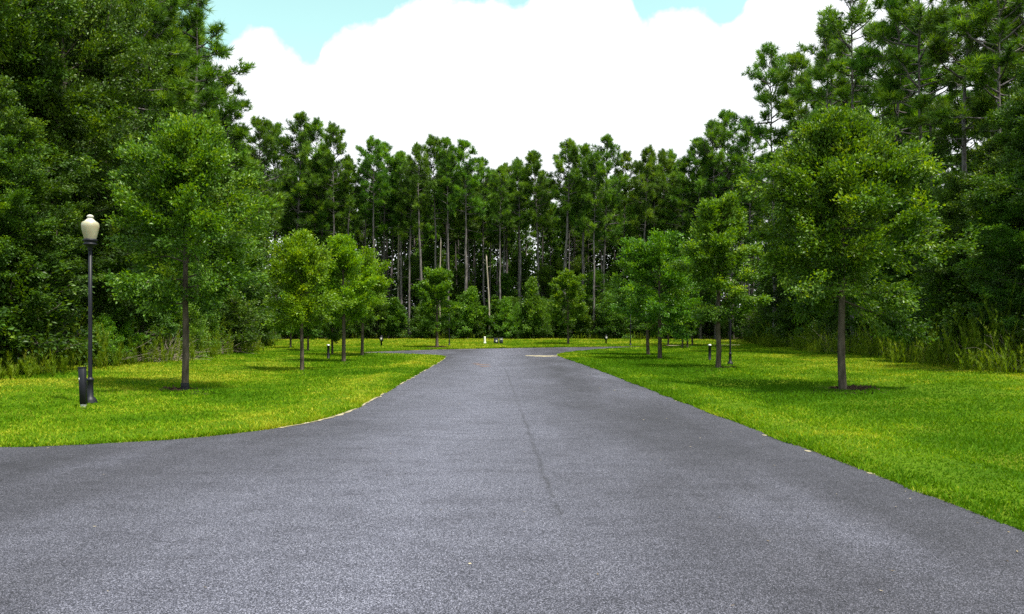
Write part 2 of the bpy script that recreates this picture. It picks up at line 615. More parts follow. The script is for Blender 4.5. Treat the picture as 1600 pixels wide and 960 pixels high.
worn = math_n(t, 'SUBTRACT', 1.0, math_n(t, 'DIVIDE', math_n(t, 'ABSOLUTE', wave), 2.8), clamp=True)   # the traffic-worn, paler strip
big = mixc(t, math_n(t, 'MULTIPLY', worn, .88), big, (.094, .095, .127))
vo = N(t, 'ShaderNodeTexVoronoi', feature='F1')
vo.inputs['Scale'].default_value = 175
lk(t, pos, vo.inputs['Vector'])
sepc = N(t, 'ShaderNodeSeparateColor')
lk(t, vo.outputs['Color'], sepc.inputs[0])
st = ramp(t, sepc.outputs[0], (.0, (.12, .12, .14)), (.45, (.62, .62, .65)), (.82, (1.45, 1.45, 1.45)), (.97, (3.3, 3.25, 3.1)))
co = mixc(t, 1.0, big, st, 'MULTIPLY')
n_f = ramp(t, noise_node(t, pos, 75, 3, .8), (.3, (.64, .64, .66)), (.7, (1.36, 1.36, 1.35)))
co = mixc(t, 1.0, co, n_f, 'MULTIPLY')
mp2 = N(t, 'ShaderNodeMapping')
mp2.inputs['Scale'].default_value = (.8, 1.8, 1.0)
lk(t, pos, mp2.inputs[0])
blot = ramp(t, noise_node(t, mp2.outputs[0], 1.5, 6, .72), (.28, (.66, .65, .66)), (.50, (1.0, 1.0, 1.0)), (.8, (1.18, 1.18, 1.15)))
co = mixc(t, .9, co, blot, 'MULTIPLY')
# the paving seam down the middle of the road
sp = N(t, 'ShaderNodeSeparateXYZ')
lk(t, pos, sp.inputs[0])
wob = math_n(t, 'MULTIPLY', math_n(t, 'SUBTRACT', noise_node(t, pos, .9, 5, .7), .5), .22)
sxx = math_n(t, 'ADD', math_n(t, 'ADD', sp.outputs[0], math_n(t, 'MULTIPLY', sp.outputs[1], .0273)), -.60)
ds = math_n(t, 'ABSOLUTE', math_n(t, 'ADD', sxx, wob))
thin = math_n(t, 'SUBTRACT', 1.0, math_n(t, 'DIVIDE', ds, .05), clamp=True)
brk = math_n(t, 'MULTIPLY', math_n(t, 'SUBTRACT', noise_node(t, pos, 1.7, 4, .7), .40), 5.0, clamp=True)
wnd = math_n(t, 'MULTIPLY', math_n(t, 'MULTIPLY', math_n(t, 'SUBTRACT', sp.outputs[1], 3.5), .25, clamp=True), math_n(t, 'MULTIPLY', math_n(t, 'SUBTRACT', 40.0, sp.outputs[1]), .08, clamp=True))
co = mixc(t, math_n(t, 'MULTIPLY', math_n(t, 'MULTIPLY', thin, brk), math_n(t, 'MULTIPLY', wnd, .60)), co, (.016, .015, .018))
# pale dusty margin close to the grass, rusty stain
lk(t, co, b.inputs['Base Color'])
bp = N(t, 'ShaderNodeBump')
bp.inputs['Strength'].default_value = .7
bp.inputs['Distance'].default_value = .006
lk(t, vo.outputs['Distance'], bp.inputs['Height'])
lk(t, bp.outputs[0], b.inputs['Normal'])
M['asphalt'] = m


def sheet(name, P, z, m_):
    me = bpy.data.meshes.new(name)
    me.from_pydata([(x, y, z) for x, y in P], [], [tuple(range(len(P)))])
    me.materials.append(m_)
    o = bpy.data.objects.new(name, me)
    COL.objects.link(o)
    return tag(o, kind='structure')


road = sheet('road', ROAD, 0.0, M['asphalt'])
if road.data.polygons[0].normal.z < 0:
    road.data.flip_normals()

M['sand'] = mat('pale_sand', (.17, .145, .09), .95, .1, 0, ((5, 5, 5), (.40, .35, .25)), .4)
M['rust'] = mat('rust_stain', (.075, .062, .066), .9, .1, 0, ((6, 6, 6), (.19, .12, .095)))


def blob(cx, cy, rx, ry, seed, rot=0.0, n=60):
    r = np.random.default_rng(seed)
    a = np.arange(n) / n * 2 * math.pi
    k = 1 + sum(r.uniform(-.22, .22) * np.sin(q * a + r.uniform(0, 6)) for q in (2, 3, 5, 8, 13)) * .8
    x, y = rx * k * np.cos(a), ry * k * np.sin(a)
    return [(cx + X * math.cos(rot) - Y * math.sin(rot), cy + X * math.sin(rot) + Y * math.cos(rot)) for X, Y in zip(x, y)]


sheet('sand_patch', blob(1.95, 48.6, 1.0, 1.1, 4), .004, M['sand'])
for k, (x, y, rx, ry) in enumerate([(3.87, 11.75, .04, .06), (3.93, 10.2, .035, .06), (3.75, 17.5, .03, .07), (2.45, 21.4, .04, .03), (2.75, 20.6, .03, .03), (4.02, 8.6, .03, .06)]):
    sheet('sand_patch', blob(x, y, rx, ry, 20 + k), .004, M['sand'])
for k, (x, y, rx, ry) in enumerate([(-1.42, 36.2, .38, .4), (-1.2, 34.4, .28, .3), (-1.75, 37.6, .2, .3)]):
    sheet('rust_stain', blob(x, y, rx, ry, 40 + k), .004, M['rust'])


def ribbon(name, i0, i1, w, seed, m_, z=.007, lo=.0):
    """an uneven line of sand and dead grass along part of the road's edge"""
    P = ROAD[i0:i1]
    P2 = []
    for a_, b_ in zip(P[:-1], P[1:]):
        k = max(2, int(np.linalg.norm(b_ - a_) / .22))
        P2 += [a_ + (b_ - a_) * q / k for q in range(k)]
    P2 = np.array(P2)
    T = nrm(np.gradient(P2, axis=0))
    Nn = np.stack([T[:, 1], -T[:, 0]], 1)
    r = np.random.default_rng(seed)
    wv = w * (lo + r.gamma(2.0, .5, len(P2)))
    A = P2 - Nn * wv[:, None] * 1.0
    B = P2 + Nn * .03
    V = np.concatenate([np.c_[A, np.full(len(A), z)], np.c_[B, np.full(len(B), z + .001)]])
    n = len(P2)
    i = np.arange(n - 1)
    return tag(MB().add(V, np.stack([i, i + 1, i + 1 + n, i + n], -1)).build(name, m_, smooth_=False), kind='structure')


# left verge: vertices of ROAD from the turning circle down to the near corner
iL = [k for k, (x, y) in enumerate(ROAD) if x < 0 and 12.3 < y < 47 and x > -4.4]
ribbon('sandy_edge', min(iL), max(iL), .030, 3, M['sand'], lo=1.1)
iC = [k for k, (x, y) in enumerate(ROAD) if x < 0 and 9 < y <= 14.2 and x > -16]
iF = [k for k, (x, y) in enumerate(ROAD) if y > 49 and x > -10]
ribbon('sandy_edge', min(iF), max(iF), .14, 6, M['sand'], lo=.3)
M['sand_pale'] = M['sand']
sheet('sandy_path', [(15.6, 75.6), (20.5, 78.4), (24, 79.6), (24, 80.6), (20, 79.9), (15.2, 77.2)], .13, M['sand'])

# dry needles, bits of leaf and grit lying on the asphalt, mostly along its edges
rl = np.random.default_rng(61)
n = 5200
Xl, Yl = rl.uniform(-14, 5, n), 4 + 40 * rl.random(n) ** 1.3
dl = sdf(Xl, Yl)
kp = (dl < -.02) & (rl.random(n) < .03 + .9 * np.exp(dl / .25) + .10 * np.exp(dl / 1.2))
Xl, Yl = Xl[kp], Yl[kp]
n = len(Xl)
al = rl.uniform(0, 6.28, n)
Ll, wl = rl.uniform(.008, .026, n), rl.uniform(.003, .008, n)
c_, s_ = np.cos(al), np.sin(al)
Vl = np.stack([np.stack([Xl + a_ * Ll * c_ - b_ * wl * s_, Yl + a_ * Ll * s_ + b_ * wl * c_, .006 + .006 * rl.random(n)], 1) for a_, b_ in ((-1, 0), (0, -1), (1, .2), (0, 1))], 1)
M['litter'] = leaf_mat('dry_leaf', (.06, .045, .025), (.17, .13, .07), (.38, .33, .22), .05, .8, .1, .0)
tag(MB().add(Vl.reshape(-1, 3), np.arange(n * 4).reshape(-1, 4), None, np.repeat(rl.random(n), 4)).build('leaf_litter', M['litter'], smooth_=False), kind='stuff')

# ------------------------------------------------------------------ mown grass
rng = np.random.default_rng(11)


def grass_blades(n, d0, d1, power):
    q = rng.uniform(d0 ** power, d1 ** power, n) ** (1 / power)
    a = rng.uniform(-.80, .80, n)
    X, Y = q * np.sin(a), q * np.cos(a)
    ok = (Y > 2) & (np.abs(X) < 36)
    X, Y, q = X[ok], Y[ok], q[ok]
    d = sdf(X, Y)
    w = wood(X, Y)
    ok = (d > -.035 + .07 * rng.random(len(X))) & (w < 1.0)
    return X[ok], Y[ok], q[ok], d[ok], w[ok]


X, Y, q, d, w = grass_blades(950000, 5, 98, .45)
pi_ = rng.integers(0, len(ROAD), 90000)                       # the ragged fringe at the road's edge
fr, to = ROAD[pi_], ROAD[(pi_ + 1) % len(ROAD)]
seg = np.linalg.norm(to - fr, axis=1)
kp = (rng.random(90000) < seg / 1.2) & (fr[:, 1] > 3) & (fr[:, 1] < 80)
fr, to = fr[kp], to[kp]
pe = fr + (to - fr) * rng.random((len(fr), 1))
ne = nrm_ = np.stack([(to - fr)[:, 1], -(to - fr)[:, 0]], 1)
ne = ne / (np.linalg.norm(ne, axis=1, keepdims=True) + 1e-9)
sg = np.sign(sdf(pe[:, 0] + ne[:, 0] * .05, pe[:, 1] + ne[:, 1] * .05))[:, None]
pe = pe + ne * sg * (rng.gamma(1.6, .035, (len(pe), 1)) - .075 * np.clip(noise_f(pe[:, :1], pe[:, 1:], .55, 17) * 2.2 - .8, 0, 1))
X, Y = np.r_[X, pe[:, 0]], np.r_[Y, pe[:, 1]]
q, d, w = np.hypot(X, Y), sdf(X, Y), wood(X, Y)
for mp_x, mp_y, mp_r in ((289, 614, .55), (1317, 613, .76), (1122, 578, .70), (683, 543, .85)):   # no grass on the mulch rings
    mx_, my_, _ = gp(mp_x, mp_y)
    kp = np.hypot(X - mx_, Y - my_) > mp_r * (1 + .2 * np.sin(3 * np.arctan2(Y - my_, X - mx_)))
    X, Y, q, d, w = X[kp], Y[kp], q[kp], d[kp], w[kp]
n = len(X)
Z = np.maximum(hz(X, Y), 0.0)
big = noise_f(X, Y, 1.6, 1) * .55 + noise_f(X, Y, .42, 2) * .40 + noise_f(X, Y, 5.0, 3) * .60
tint = np.clip(big - .46 + .13 * (X < 0) + .9 * (hz(X, Y) - .02) + rng.normal(0, .19, n), 0, 1)
hgt = (.028 + .0007 * q) * rng.uniform(.5, 1.4, n) * (1 + .8 * (noise_f(X, Y, .8, 5) - .5)) + .05 * smooth(-1.5, .5, w) + .02 * (d < .3)
wid = (.0034 + .00050 * q) * rng.uniform(.7, 1.3, n)
an = rng.uniform(0, 2 * math.pi, n)
ln = rng.normal(0, .6, (n, 2)) * hgt[:, None]
s = np.stack([np.cos(an), np.sin(an), np.zeros(n)], 1) * wid[:, None]
B = np.stack([X, Y, Z - .004], 1)
tip = B + np.stack([ln[:, 0], ln[:, 1], hgt], 1)
V = np.stack([B - s, B + s, tip], 1).reshape(-1, 3)
M['grass'] = leaf_mat('grass_blade', (.050, .135, .003), (.125, .245, .005), (.34, .36, .03), .35, .7, .05, .0)
grass = MB().add(V, None, np.arange(n * 3).reshape(-1, 3), np.repeat(tint, 3)).build('grass', M['grass'])
tag(grass, kind='stuff')


# ------------------------------------------------------------------ tree builders
def curve_pts(p0, d, L, rng, k=5, lift=.0, wob=.08):
    """a limb: starts at p0 along d, bends by lift, wanders a little"""
    P = [np.array(p0, float)]
    d = d / np.linalg.norm(d)
    for i in range(k):
        d = d + np.array([0, 0, lift / k]) + rng.normal(0, wob, 3)
        d /= np.linalg.norm(d)
        P.append(P[-1] + d * L / k)
    return np.array(P)


def along(P, s):
    s = np.clip(np.asarray(s), 0, 1) * (len(P) - 1)
    i = np.minimum(s.astype(int), len(P) - 2)
    f = (s - i)[:, None]
    return P[i] * (1 - f) + P[i + 1] * f, nrm(P[i + 1] - P[i])


def broadleaf(h, r, cb, seed, n_leaf, leaf, trunk_r, limbs=34, prof=((0, .75), (.25, 1), (.6, .8), (.85, .5), (1, .15)), lean=0.0, spread=.2, gap=.12,
              low_drop=0.0, bias=(0, 0)):
    """trunk with limbs (one mesh) and a crown of single leaves along its twigs (another)"""
    rng = np.random.default_rng(seed)
    wood_, crown = MB(), MB()
    k = 9
    tz = np.linspace(0, h * .95, k)
    tp = np.stack([np.cumsum(rng.normal(0, .012 * h / 6, k)) + lean * tz, np.cumsum(rng.normal(0, .012 * h / 6, k)), tz], 1)
    tp[0, :2] = 0
    tr = trunk_r * (1 - np.linspace(0, 1, k)) ** .75 + .012
    tp = np.concatenate([[tp[0] - [0, 0, .25]], [tp[0]], [tp[0] + (tp[1] - tp[0]) * .12], tp[1:]])
    tr = np.concatenate([[tr[0] * 1.35], [tr[0] * 1.25], [tr[0] * 1.0], tr[1:]])
    tube(wood_, tp, tr, 10)
    segs = []
    ga = rng.uniform(0, 6)
    for i in range(limbs):
        uu = (i + rng.uniform(0, 1)) / limbs
        uu = uu ** .85
        z = h * (cb + (1 - cb) * uu * .95)
        ga += 2.4 + rng.normal(0, .35)
        if rng.random() < gap:
            continue
        L = r * np.interp(uu, [p[0] for p in prof], [p[1] for p in prof]) * rng.uniform(.72, 1.12)
        el = np.interp(uu, [0, .4, 1], [R(5 - low_drop), R(24), R(62)]) + rng.normal(0, .12)
        dv = np.array([math.cos(ga) * math.cos(el) + bias[0], math.sin(ga) * math.cos(el) + bias[1], math.sin(el)])
        p0, _ = along(tp[1:], [min(z / (h * .95), .99) * (len(tp) - 3 + 1) / (len(tp) - 2)])
        p0 = np.array([np.interp(z, tp[:, 2], tp[:, 0]), np.interp(z, tp[:, 2], tp[:, 1]), z])
        P = curve_pts(p0, dv, L, rng, 6, .28 - low_drop * .02, .09)
        rr = np.interp(z, tp[:, 2], tr) * .5
        tube(wood_, P, np.linspace(max(rr * .7, .010), .005, len(P)), 5, False)
        segs.append((P[1:], L * .5, 1.0))
        nt_ = max(5, int(4 + L * 3.0))
        for j in range(nt_):
            s_ = rng.uniform(.10, 1)
            q0, qd = along(P, [s_])
            dv2 = nrm(qd[0] + rng.normal(0, .75, 3) + np.array([0, 0, .1]))
            L2 = (.22 + .30 * L * (1.15 - s_)) * rng.uniform(.7, 1.3)
            P2 = curve_pts(q0[0], dv2, L2, rng, 3, .1, .12)
            tube(wood_, P2, np.linspace(.012, .004, len(P2)), 3, False)
            segs.append((P2, L2, 1.0))
    tot = sum(s_[1] for s_ in segs)
    for P, L, wt in segs:
        c = int(n_leaf * L / tot + rng.random())
        if c < 1:
            continue
        s_ = rng.beta(1.6, 1.0, c)
        A, D = along(P, s_)
        A = A + rng.normal(0, spread * .62, (c, 3)) * np.array([1, 1, .6])
        cl_ = rng.normal(0, .12)
        yo = rng.random() < .10
        hh = (A[:, 2] / h)
        tint = np.clip(.40 + cl_ + rng.normal(0, .15, c) + (.28 if yo else 0) + .12 * (hh - .6), 0, 1)
        out = nrm(D * .6 + nrm(A - np.array([0, 0, h * .5])) * .5 + np.array([0, 0, -.12]))
        add_leaves(crown, A, out, leaf, rng, tint)
    return wood_, crown


def place_tree(name, parts, mats, loc, rz=0.0, label=None, cat='tree', group=None):
    o = empty(name, loc, rz)
    tag(o, label, cat, group)
    parts[0].build('trunk', mats[0], o)
    parts[1].build('crown', mats[1], o, smooth_=False)
    return o


def pine(h, cb, r, seed, trunk_r=.2, nb=46, tuft=12, k=16, nl=.40, open_=0.0, lean=0.0, s0=.30):
    """tall pine: long bare bole, dead stubs, branches that end in needle tufts"""
    rng = np.random.default_rng(seed)
    wood_, crown = MB(), MB()
    n = 12
    tz = np.linspace(0, h * .985, n)
    tp = np.stack([np.cumsum(rng.normal(0, .07, n)) + lean * tz, np.cumsum(rng.normal(0, .07, n)), tz], 1)
    tp -= tp[0] * np.array([1, 1, 0])
    tr = trunk_r * (1 - np.linspace(0, 1, n) ** 1.25 * .93)
    tp = np.concatenate([[tp[0] - [0, 0, .3]], tp])
    tr = np.concatenate([[tr[0] * 1.2], tr])
    tube(wood_, tp, tr, 9)
    at = lambda z: np.array([np.interp(z, tp[:, 2], tp[:, 0]), np.interp(z, tp[:, 2], tp[:, 1]), z])
    for i in range(rng.integers(5, 11)):                       # dead stubs on the bole
        z = h * rng.uniform(.22, cb)
        a = rng.uniform(0, 6.3)
        P = curve_pts(at(z), np.array([math.cos(a), math.sin(a), rng.uniform(-.3, .4)]), rng.uniform(.3, 1.6), rng, 3, -.1, .1)
        tube(wood_, P, np.linspace(.03, .008, len(P)), 4, False)
    TP, TA, TT = [], [], []
    ga = rng.uniform(0, 6)
    for i in range(nb):
        uu = ((i + rng.random()) / nb) ** .9
        z = h * (cb + (1 - cb) * uu * .99)
        ga += 2.4 + rng.normal(0, .5)
        if rng.random() < open_ * (1 - uu * .5):
            continue
        L = r * np.interp(uu, [0, .12, .4, .7, .9, 1], [.55, .8, 1, .78, .45, .18]) * rng.uniform(.55, 1.15)
        el = np.interp(uu, [0, .5, 1], [R(-6), R(16), R(55)]) + rng.normal(0, .16)
        P = curve_pts(at(z), np.array([math.cos(ga) * math.cos(el), math.sin(ga) * math.cos(el), math.sin(el)]), L, rng, 6, .35, .11)
        tube(wood_, P, np.linspace(.022 + .018 * L, .01, len(P)), 5, False)
        cl_ = rng.normal(0, .13)
        TP.append(P[-1]); TA.append(nrm(P[-1] - P[-2])); TT.append(.5 + cl_)
        for j in range(int(tuft * (.45 + .55 * L / r))):
            s_ = rng.uniform(s0, 1)
            q0, qd = along(P, [s_])
            dv = nrm(qd[0] + rng.normal(0, .7, 3) + np.array([0, 0, .35]))
            L2 = rng.uniform(.2, .95) * (1.2 - .5 * s_)
            P2 = curve_pts(q0[0], dv, L2, rng, 3, .4, .1)
            tube(wood_, P2, np.linspace(.014, .007, len(P2)), 3, False)
            for e_ in ((1.0,) if L2 < .4 else (.6, 1.0)):
                q1, qa = along(P2, [e_])
                TP.append(q1[0]); TA.append(qa[0]); TT.append(.42 + cl_ + .2 * rng.normal() + .12 * (uu - .5))
    add_needles(crown, np.array(TP), np.array(TA), k, nl, .046, rng, np.clip(np.array(TT), 0, 1))
    return wood_, crown


# ------------------------------------------------------------------ the planted oaks on the lawn
MULCH_R = np.random.default_rng(77)


def mulch(x, y, r, label, seed):
    """a ring of dark bark chips round a trunk"""
    rg = np.random.default_rng(seed)
    n = int(900 * r * r) + 150
    a, q = rg.uniform(0, 6.283, n), r * np.sqrt(rg.uniform(.02, 1, n)) * (1 + .25 * np.sin(3 * rg.uniform(0, 6.28)))
    q *= 1 + .18 * np.sin(3 * a + seed) + .1 * np.sin(7 * a)
    X, Y = x + q * np.cos(a), y + q * np.sin(a) * .95
    P = np.stack([X, Y, hz(X, Y) + rg.uniform(.03, .075, n) * (1.25 - q / r * .5)], 1)
    d = nrm(rg.normal(0, 1, (n, 3)) * [1, 1, .35])
    s_ = nrm(np.cross(d, rg.normal(0, 1, (n, 3))))
    L, w_ = rg.uniform(.04, .10, n)[:, None], rg.uniform(.012, .03, n)[:, None]
    V = np.stack([P - d * L - s_ * w_, P + d * L - s_ * w_, P + d * L + s_ * w_, P - d * L + s_ * w_], 1).reshape(-1, 3)
    mb = MB().add(V, np.arange(n * 4).reshape(-1, 4))
    k = 36                                                     # the low mound of mulch itself
    aa = np.arange(k) / k * 6.2832
    rr = r * .92 * (1 + .18 * np.sin(3 * aa + seed) + .1 * np.sin(7 * aa))
    ring, cz = [], H(x, y)
    for f, dz in ((1.0, .005), (.8, .045), (.35, .06)):
        xx, yy = x + rr * f * np.cos(aa), y + rr * f * np.sin(aa) * .95
        ring.append(np.stack([xx, yy, hz(xx, yy) + dz], 1))
    Vm = np.concatenate(ring + [np.array([[x, y, cz + .07]])])
    j = np.arange(k)
    Qm = np.concatenate([np.stack([o_ * k + j, o_ * k + (j + 1) % k, (o_ + 1) * k + (j + 1) % k, (o_ + 1) * k + j], -1) for o_ in (0, 1)])
    mb.add(Vm, Qm, np.stack([2 * k + j, 2 * k + (j + 1) % k, np.full(k, 3 * k)], -1))
    o = mb.build('mulch_ring', M['mulch'], smooth_=False)
    return tag(o, label, 'mulch')


def lawn_oak(px, py, top, halfw, base_px, seed, label, n_leaf, leaf, tr, lime=False, wrap=None, mulch_r=0, mulch_label=None, limbs=34, **kw):
    """base at (px,py) in the photo, crown top at row top, crown half width in px, crown bottom at row base_px"""
    x, y, z = gp(px, py)
    h = up(top, y, z) * .925
    r = halfw / FPX * y
    cb = max(.12, up(base_px, y, z) / h)
    parts = broadleaf(h, r, cb, seed, n_leaf, leaf, tr, limbs, **kw)
    o = place_tree('oak_tree', parts, (M['bark_oak'], M['leaf_oak_lime' if lime == 1 else 'leaf_oak_mid' if lime else 'leaf_oak']), (x, y, z), 0, label, 'tree', 'young oaks planted on the lawn')
    if wrap:
        wb = MB()
        lathe(wb, [(tr * 1.50, -.02), (tr * 1.42, .02), (tr * 1.30, wrap * .6), (tr * 1.22, wrap), (tr * 1.02, wrap + .004)], 16)
        wb.build('trunk_wrap', M['wrap'], o)
    if mulch_r:
        mulch(x, y, mulch_r, mulch_label, seed)
    return o


OV = ((0, .70), (.15, .95), (.35, 1.0), (.6, .78), (.82, .46), (1, .12))
RD = ((0, .62), (.2, .92), (.45, 1.0), (.7, .85), (.88, .58), (1, .2))
lawn_oak(289, 614, 160, 145, 478, 1, 'big green oak beside the near left street lamp, black wrap round its foot', 70000, .098, .085, wrap=.27, mulch_r=.62,
         mulch_label='brown mulch ring under the oak with the black trunk wrap', limbs=60, prof=OV, low_drop=8)
lawn_oak(472, 584, 352, 66, 512, 2, 'lime green oak with a slim bare trunk, frontmost of the bright left row', 28000, .11, .075, lime=True, prof=OV, limbs=34)
lawn_oak(537, 569, 358, 64, 505, 3, 'taller lime green oak in the middle of the bright left row', 26000, .128, .10, lime=True, prof=OV, limbs=36)
lawn_oak(566, 562, 405, 66, 508, 4, 'rounded lime green oak nearest the road end of the left row', 24000, .138, .10, lime=True, prof=RD, limbs=34)
lawn_oak(1317, 613, 172, 162, 470, 5, 'biggest oak on the right lawn, wide dark crown over a mulch ring', 90000, .098, .10, mulch_r=.85,
         mulch_label='wide brown mulch ring under the biggest right lawn oak', limbs=76, prof=((0, .80), (.14, 1.0), (.34, .98), (.55, .86), (.78, .62), (1, .2)), low_drop=14, bias=(-.10, 0))
lawn_oak(1122, 578, 300, 72, 498, 6, 'tall narrow oak beside the low bollard on the right lawn', 38000, .12, .108, lime=2, mulch_r=.8, limbs=40, prof=RD,
         mulch_label='mulch patch at the foot of the tall narrow right lawn oak', low_drop=6)
lawn_oak(1031, 563, 370, 84, 512, 7, 'leaning wide oak left of the tall narrow oak on the right lawn', 32000, .138, .12, lime=2, prof=RD, limbs=36, low_drop=10)
lawn_oak(1013, 556, 392, 72, 514, 8, 'oak close to the right bend of the road end, partly behind another oak', 22000, .145, .11, lime=2, prof=RD, limbs=32, low_drop=6)
oC = lawn_oak(683, 543, 418, 40, 515, 9, 'small oak on the far lawn left of the white utility marker', 20000, .18, .14, lime=2, prof=RD, limbs=34, mulch_r=1.0,
              mulch_label='mulch ring under the small far lawn oak left of the white marker')
lawn_oak(888, 538, 424, 40, 508, 10, 'pale trunked oak alone on the far lawn beyond the right bend', 20000, .18, .11, lime=2, prof=RD, limbs=36)
for px, py, hh, rz, lab in ((519, 557, 5.6, 1.0, 'dark footed oak behind the lime green left row'), (481, 549, 5.8, 2.2, 'oak in shade on the far left lawn behind the lime green row'),
                            (454, 544, 6.2, 3.4, 'oak deepest on the left lawn near the tall weeds'), (1044, 541, 6.4, .6, 'oak behind the leaning oak, beyond the road bend'),
                            (1066, 546, 5.8, 1.9, 'thin oak seen between the leaning oak and the tall narrow oak'), (1074, 544, 6.0, 3.0, 'thin oak just behind the pair right of the leaning oak'),
                            (1082, 540, 6.2, 4.4, 'oak farthest back on the right lawn by the wood')):
    x, y, z = gp(px, py)
    hc = oC['h'] if 'h' in oC else 9.5
    s_ = hh / 9.6
    dup(oC, (x, y, z), rz, (s_, s_, s_), lab, 'tree', 'young oaks planted on the lawn')

# ------------------------------------------------------------------ street furniture
def street_lamp(loc, hgt):
    o = empty('street_lamp', loc)
    k = hgt / 4.13
    b_ = MB()
    lathe(b_, [(0, 0), (.145, 0), (.145, .03), (.13, .05), (.134, .085), (.105, .11), (.095, .135), (.066, .16), (.062, .50), (.075, .515), (.075, .545), (.052, .56), (.046, .58)], 16)
    b_.build('base', M['black_iron'], o)
    b_ = MB()
    tube(b_, [(0, 0, .56), (0, 0, 2.0), (0, 0, 3.40)], [.043, .041, .038], 14)
    b_.build('pole', M['black_iron'], o)
    b_ = MB()
    lathe(b_, [(.042, 3.36), (.055, 3.38), (.05, 3.41), (.075, 3.45), (.115, 3.475), (.138, 3.49), (.138, 3.51), (.115, 3.525), (.118, 3.55), (.145, 3.57), (.145, 3.60), (.12, 3.615), (0, 3.615)], 22)
    b_.build('collar', M['black_iron'], o)
    b_ = MB()
    lathe(b_, [(.118, 3.61), (.132, 3.66), (.150, 3.73), (.168, 3.81), (.179, 3.88), (.180, 3.92), (.170, 3.96), (.150, 3.985), (.10, 3.99)], 28)
    gl = b_.build('globe', M['globe'], o)
    b_ = MB()
    lathe(b_, [(.135, 3.985), (.128, 3.995), (.10, 4.015), (.075, 4.045), (.055, 4.065), (.05, 4.08), (.072, 4.095), (.07, 4.112), (.055, 4.13), (.03, 4.147), (0, 4.152)], 22)
    b_.build('finial', M['finial'], gl)
    o.scale = (k, k, k)
    return o


x, y, z = gp(141, 631)
lamp = street_lamp((x, y, z), up(337, y, z))
tag(lamp, 'black post street lamp with cream acorn globe on the near left lawn', 'street lamp', 'street lamps along the road')
x, y, z = gp(1141, 570)
dup(lamp, (x, y, z), .4, (.985,) * 3, 'black street lamp post rising into foliage right of the tall narrow oak', 'street lamp', 'street lamps along the road')
x, y, z = gp(702, 540)
dup(lamp, (x, y, z), .9, (1,) * 3, 'distant street lamp with its globe among leaves left of the white marker', 'street lamp', 'street lamps along the road')
x, y, z = gp(985, 540)
dup(lamp, (x, y, z), .2, (1,) * 3, 'distant thin black street lamp beyond the right bend of the road', 'street lamp', 'street lamps along the road')

# square black post beside the near lamp, leaning slightly
x, y, z = gp(131, 638)
o = empty('square_post', (x, y, z), .12)
o.rotation_euler = (0, R(-2.2), .10)
hh = up(576, y, z)
b_ = MB(); box(b_, (0, 0, hh * .5 + .05), (.118, .118, hh - .07), .008); b_.build('post', M['black_iron'], o)
b_ = MB(); box(b_, (0, 0, hh + .024), (.13, .13, .02), .005); b_.build('cap', M['black_iron'], o)
b_ = MB(); box(b_, (-.045, -.0615, hh * .74), (.014, .006, .05), .002); b_.build('reflector', M['white'], o)
b_ = MB(); box(b_, (0, 0, .045), (.09, .09, .09), .004); b_.build('foot', M['plaque'], o)
b_ = MB(); box(b_, (-.02, -.0475, .066), (.045, .005, .018), .002); b_.build('bolt', M['silver'], o)
tag(o, 'square black post in front of the near left street lamp', 'post')


def bollard(loc, h):
    o = empty('bollard', loc)
    b_ = MB()
    lathe(b_, [(0, -.05), (.085, -.05), (.085, .03), (.072, .04), (.072, h - .14), (.078, h - .135), (.078, h - .09), (.07, h - .085)], 18)
    b_.build('post', M['black_iron'], o)
    b_ = MB()
    lathe(b_, [(.07, h - .085), (.098, h - .08), (.10, h - .055), (.085, h - .025), (.05, h - .006), (0, h)], 18)
    b_.build('cap', M['silver'], o)
    return o


x, y, z = gp(1109, 563)
bo = bollard((x, y, z), up(538, y, z))
tag(bo, 'low black bollard with pale cap beside the tall narrow right oak', 'bollard', 'bollards on the lawns')
x, y, z = gp(513, 561)
dup(bo, (x, y, z), 0, (1, 1, .98), 'low black bollard with pale cap among the lime green left oaks', 'bollard', 'bollards on the lawns')


def plate_post(loc, k=1.0):
    o = empty('marker_post', loc)
    b_ = MB(); lathe(b_, [(0, -.05), (.085, -.05), (.085, .40), (.10, .44)], 14); b_.build('post', M['black_iron'], o)
    b_ = MB(); lathe(b_, [(.10, .44), (.17, .50), (.185, .62), (.165, .78), (.12, .88), (.12, .93), (.09, .99), (0, 1.02)], 16); b_.build('head', M['black_iron'], o)
    b_ = MB(); box(b_, (0, -.185, .68), (.17, .02, .24), .006); b_.build('plate', M['plaque'], o)
    o.scale = (k,) * 3
    return o


x, y, z = gp(596, 541)
po = plate_post((x, y, z), 1.0)
tag(po, 'small dark marker post with pale plate on the far left lawn', 'marker post', 'marker posts beyond the road end')
x, y, z = gp(947, 538)
dup(po, (x, y, z), .1, (1, 1, 1), 'small dark marker post with pale plate on the far right lawn', 'marker post', 'marker posts beyond the road end')

x, y, z = gp(757.5, 537)
o = empty('utility_marker', (x, y, z))
hh = up(526, y, z)
b_ = MB(); lathe(b_, [(0, -.05), (.145, -.05), (.145, .12), (.115, .15)], 16); b_.build('foot', M['white'], o)
b_ = MB(); lathe(b_, [(.115, .15), (.105, .2), (.105, hh - .05), (.09, hh - .01), (0, hh)], 16); b_.build('post', M['white'], o)
tag(o, 'slim white utility marker post at the edge of the wood', 'utility marker')

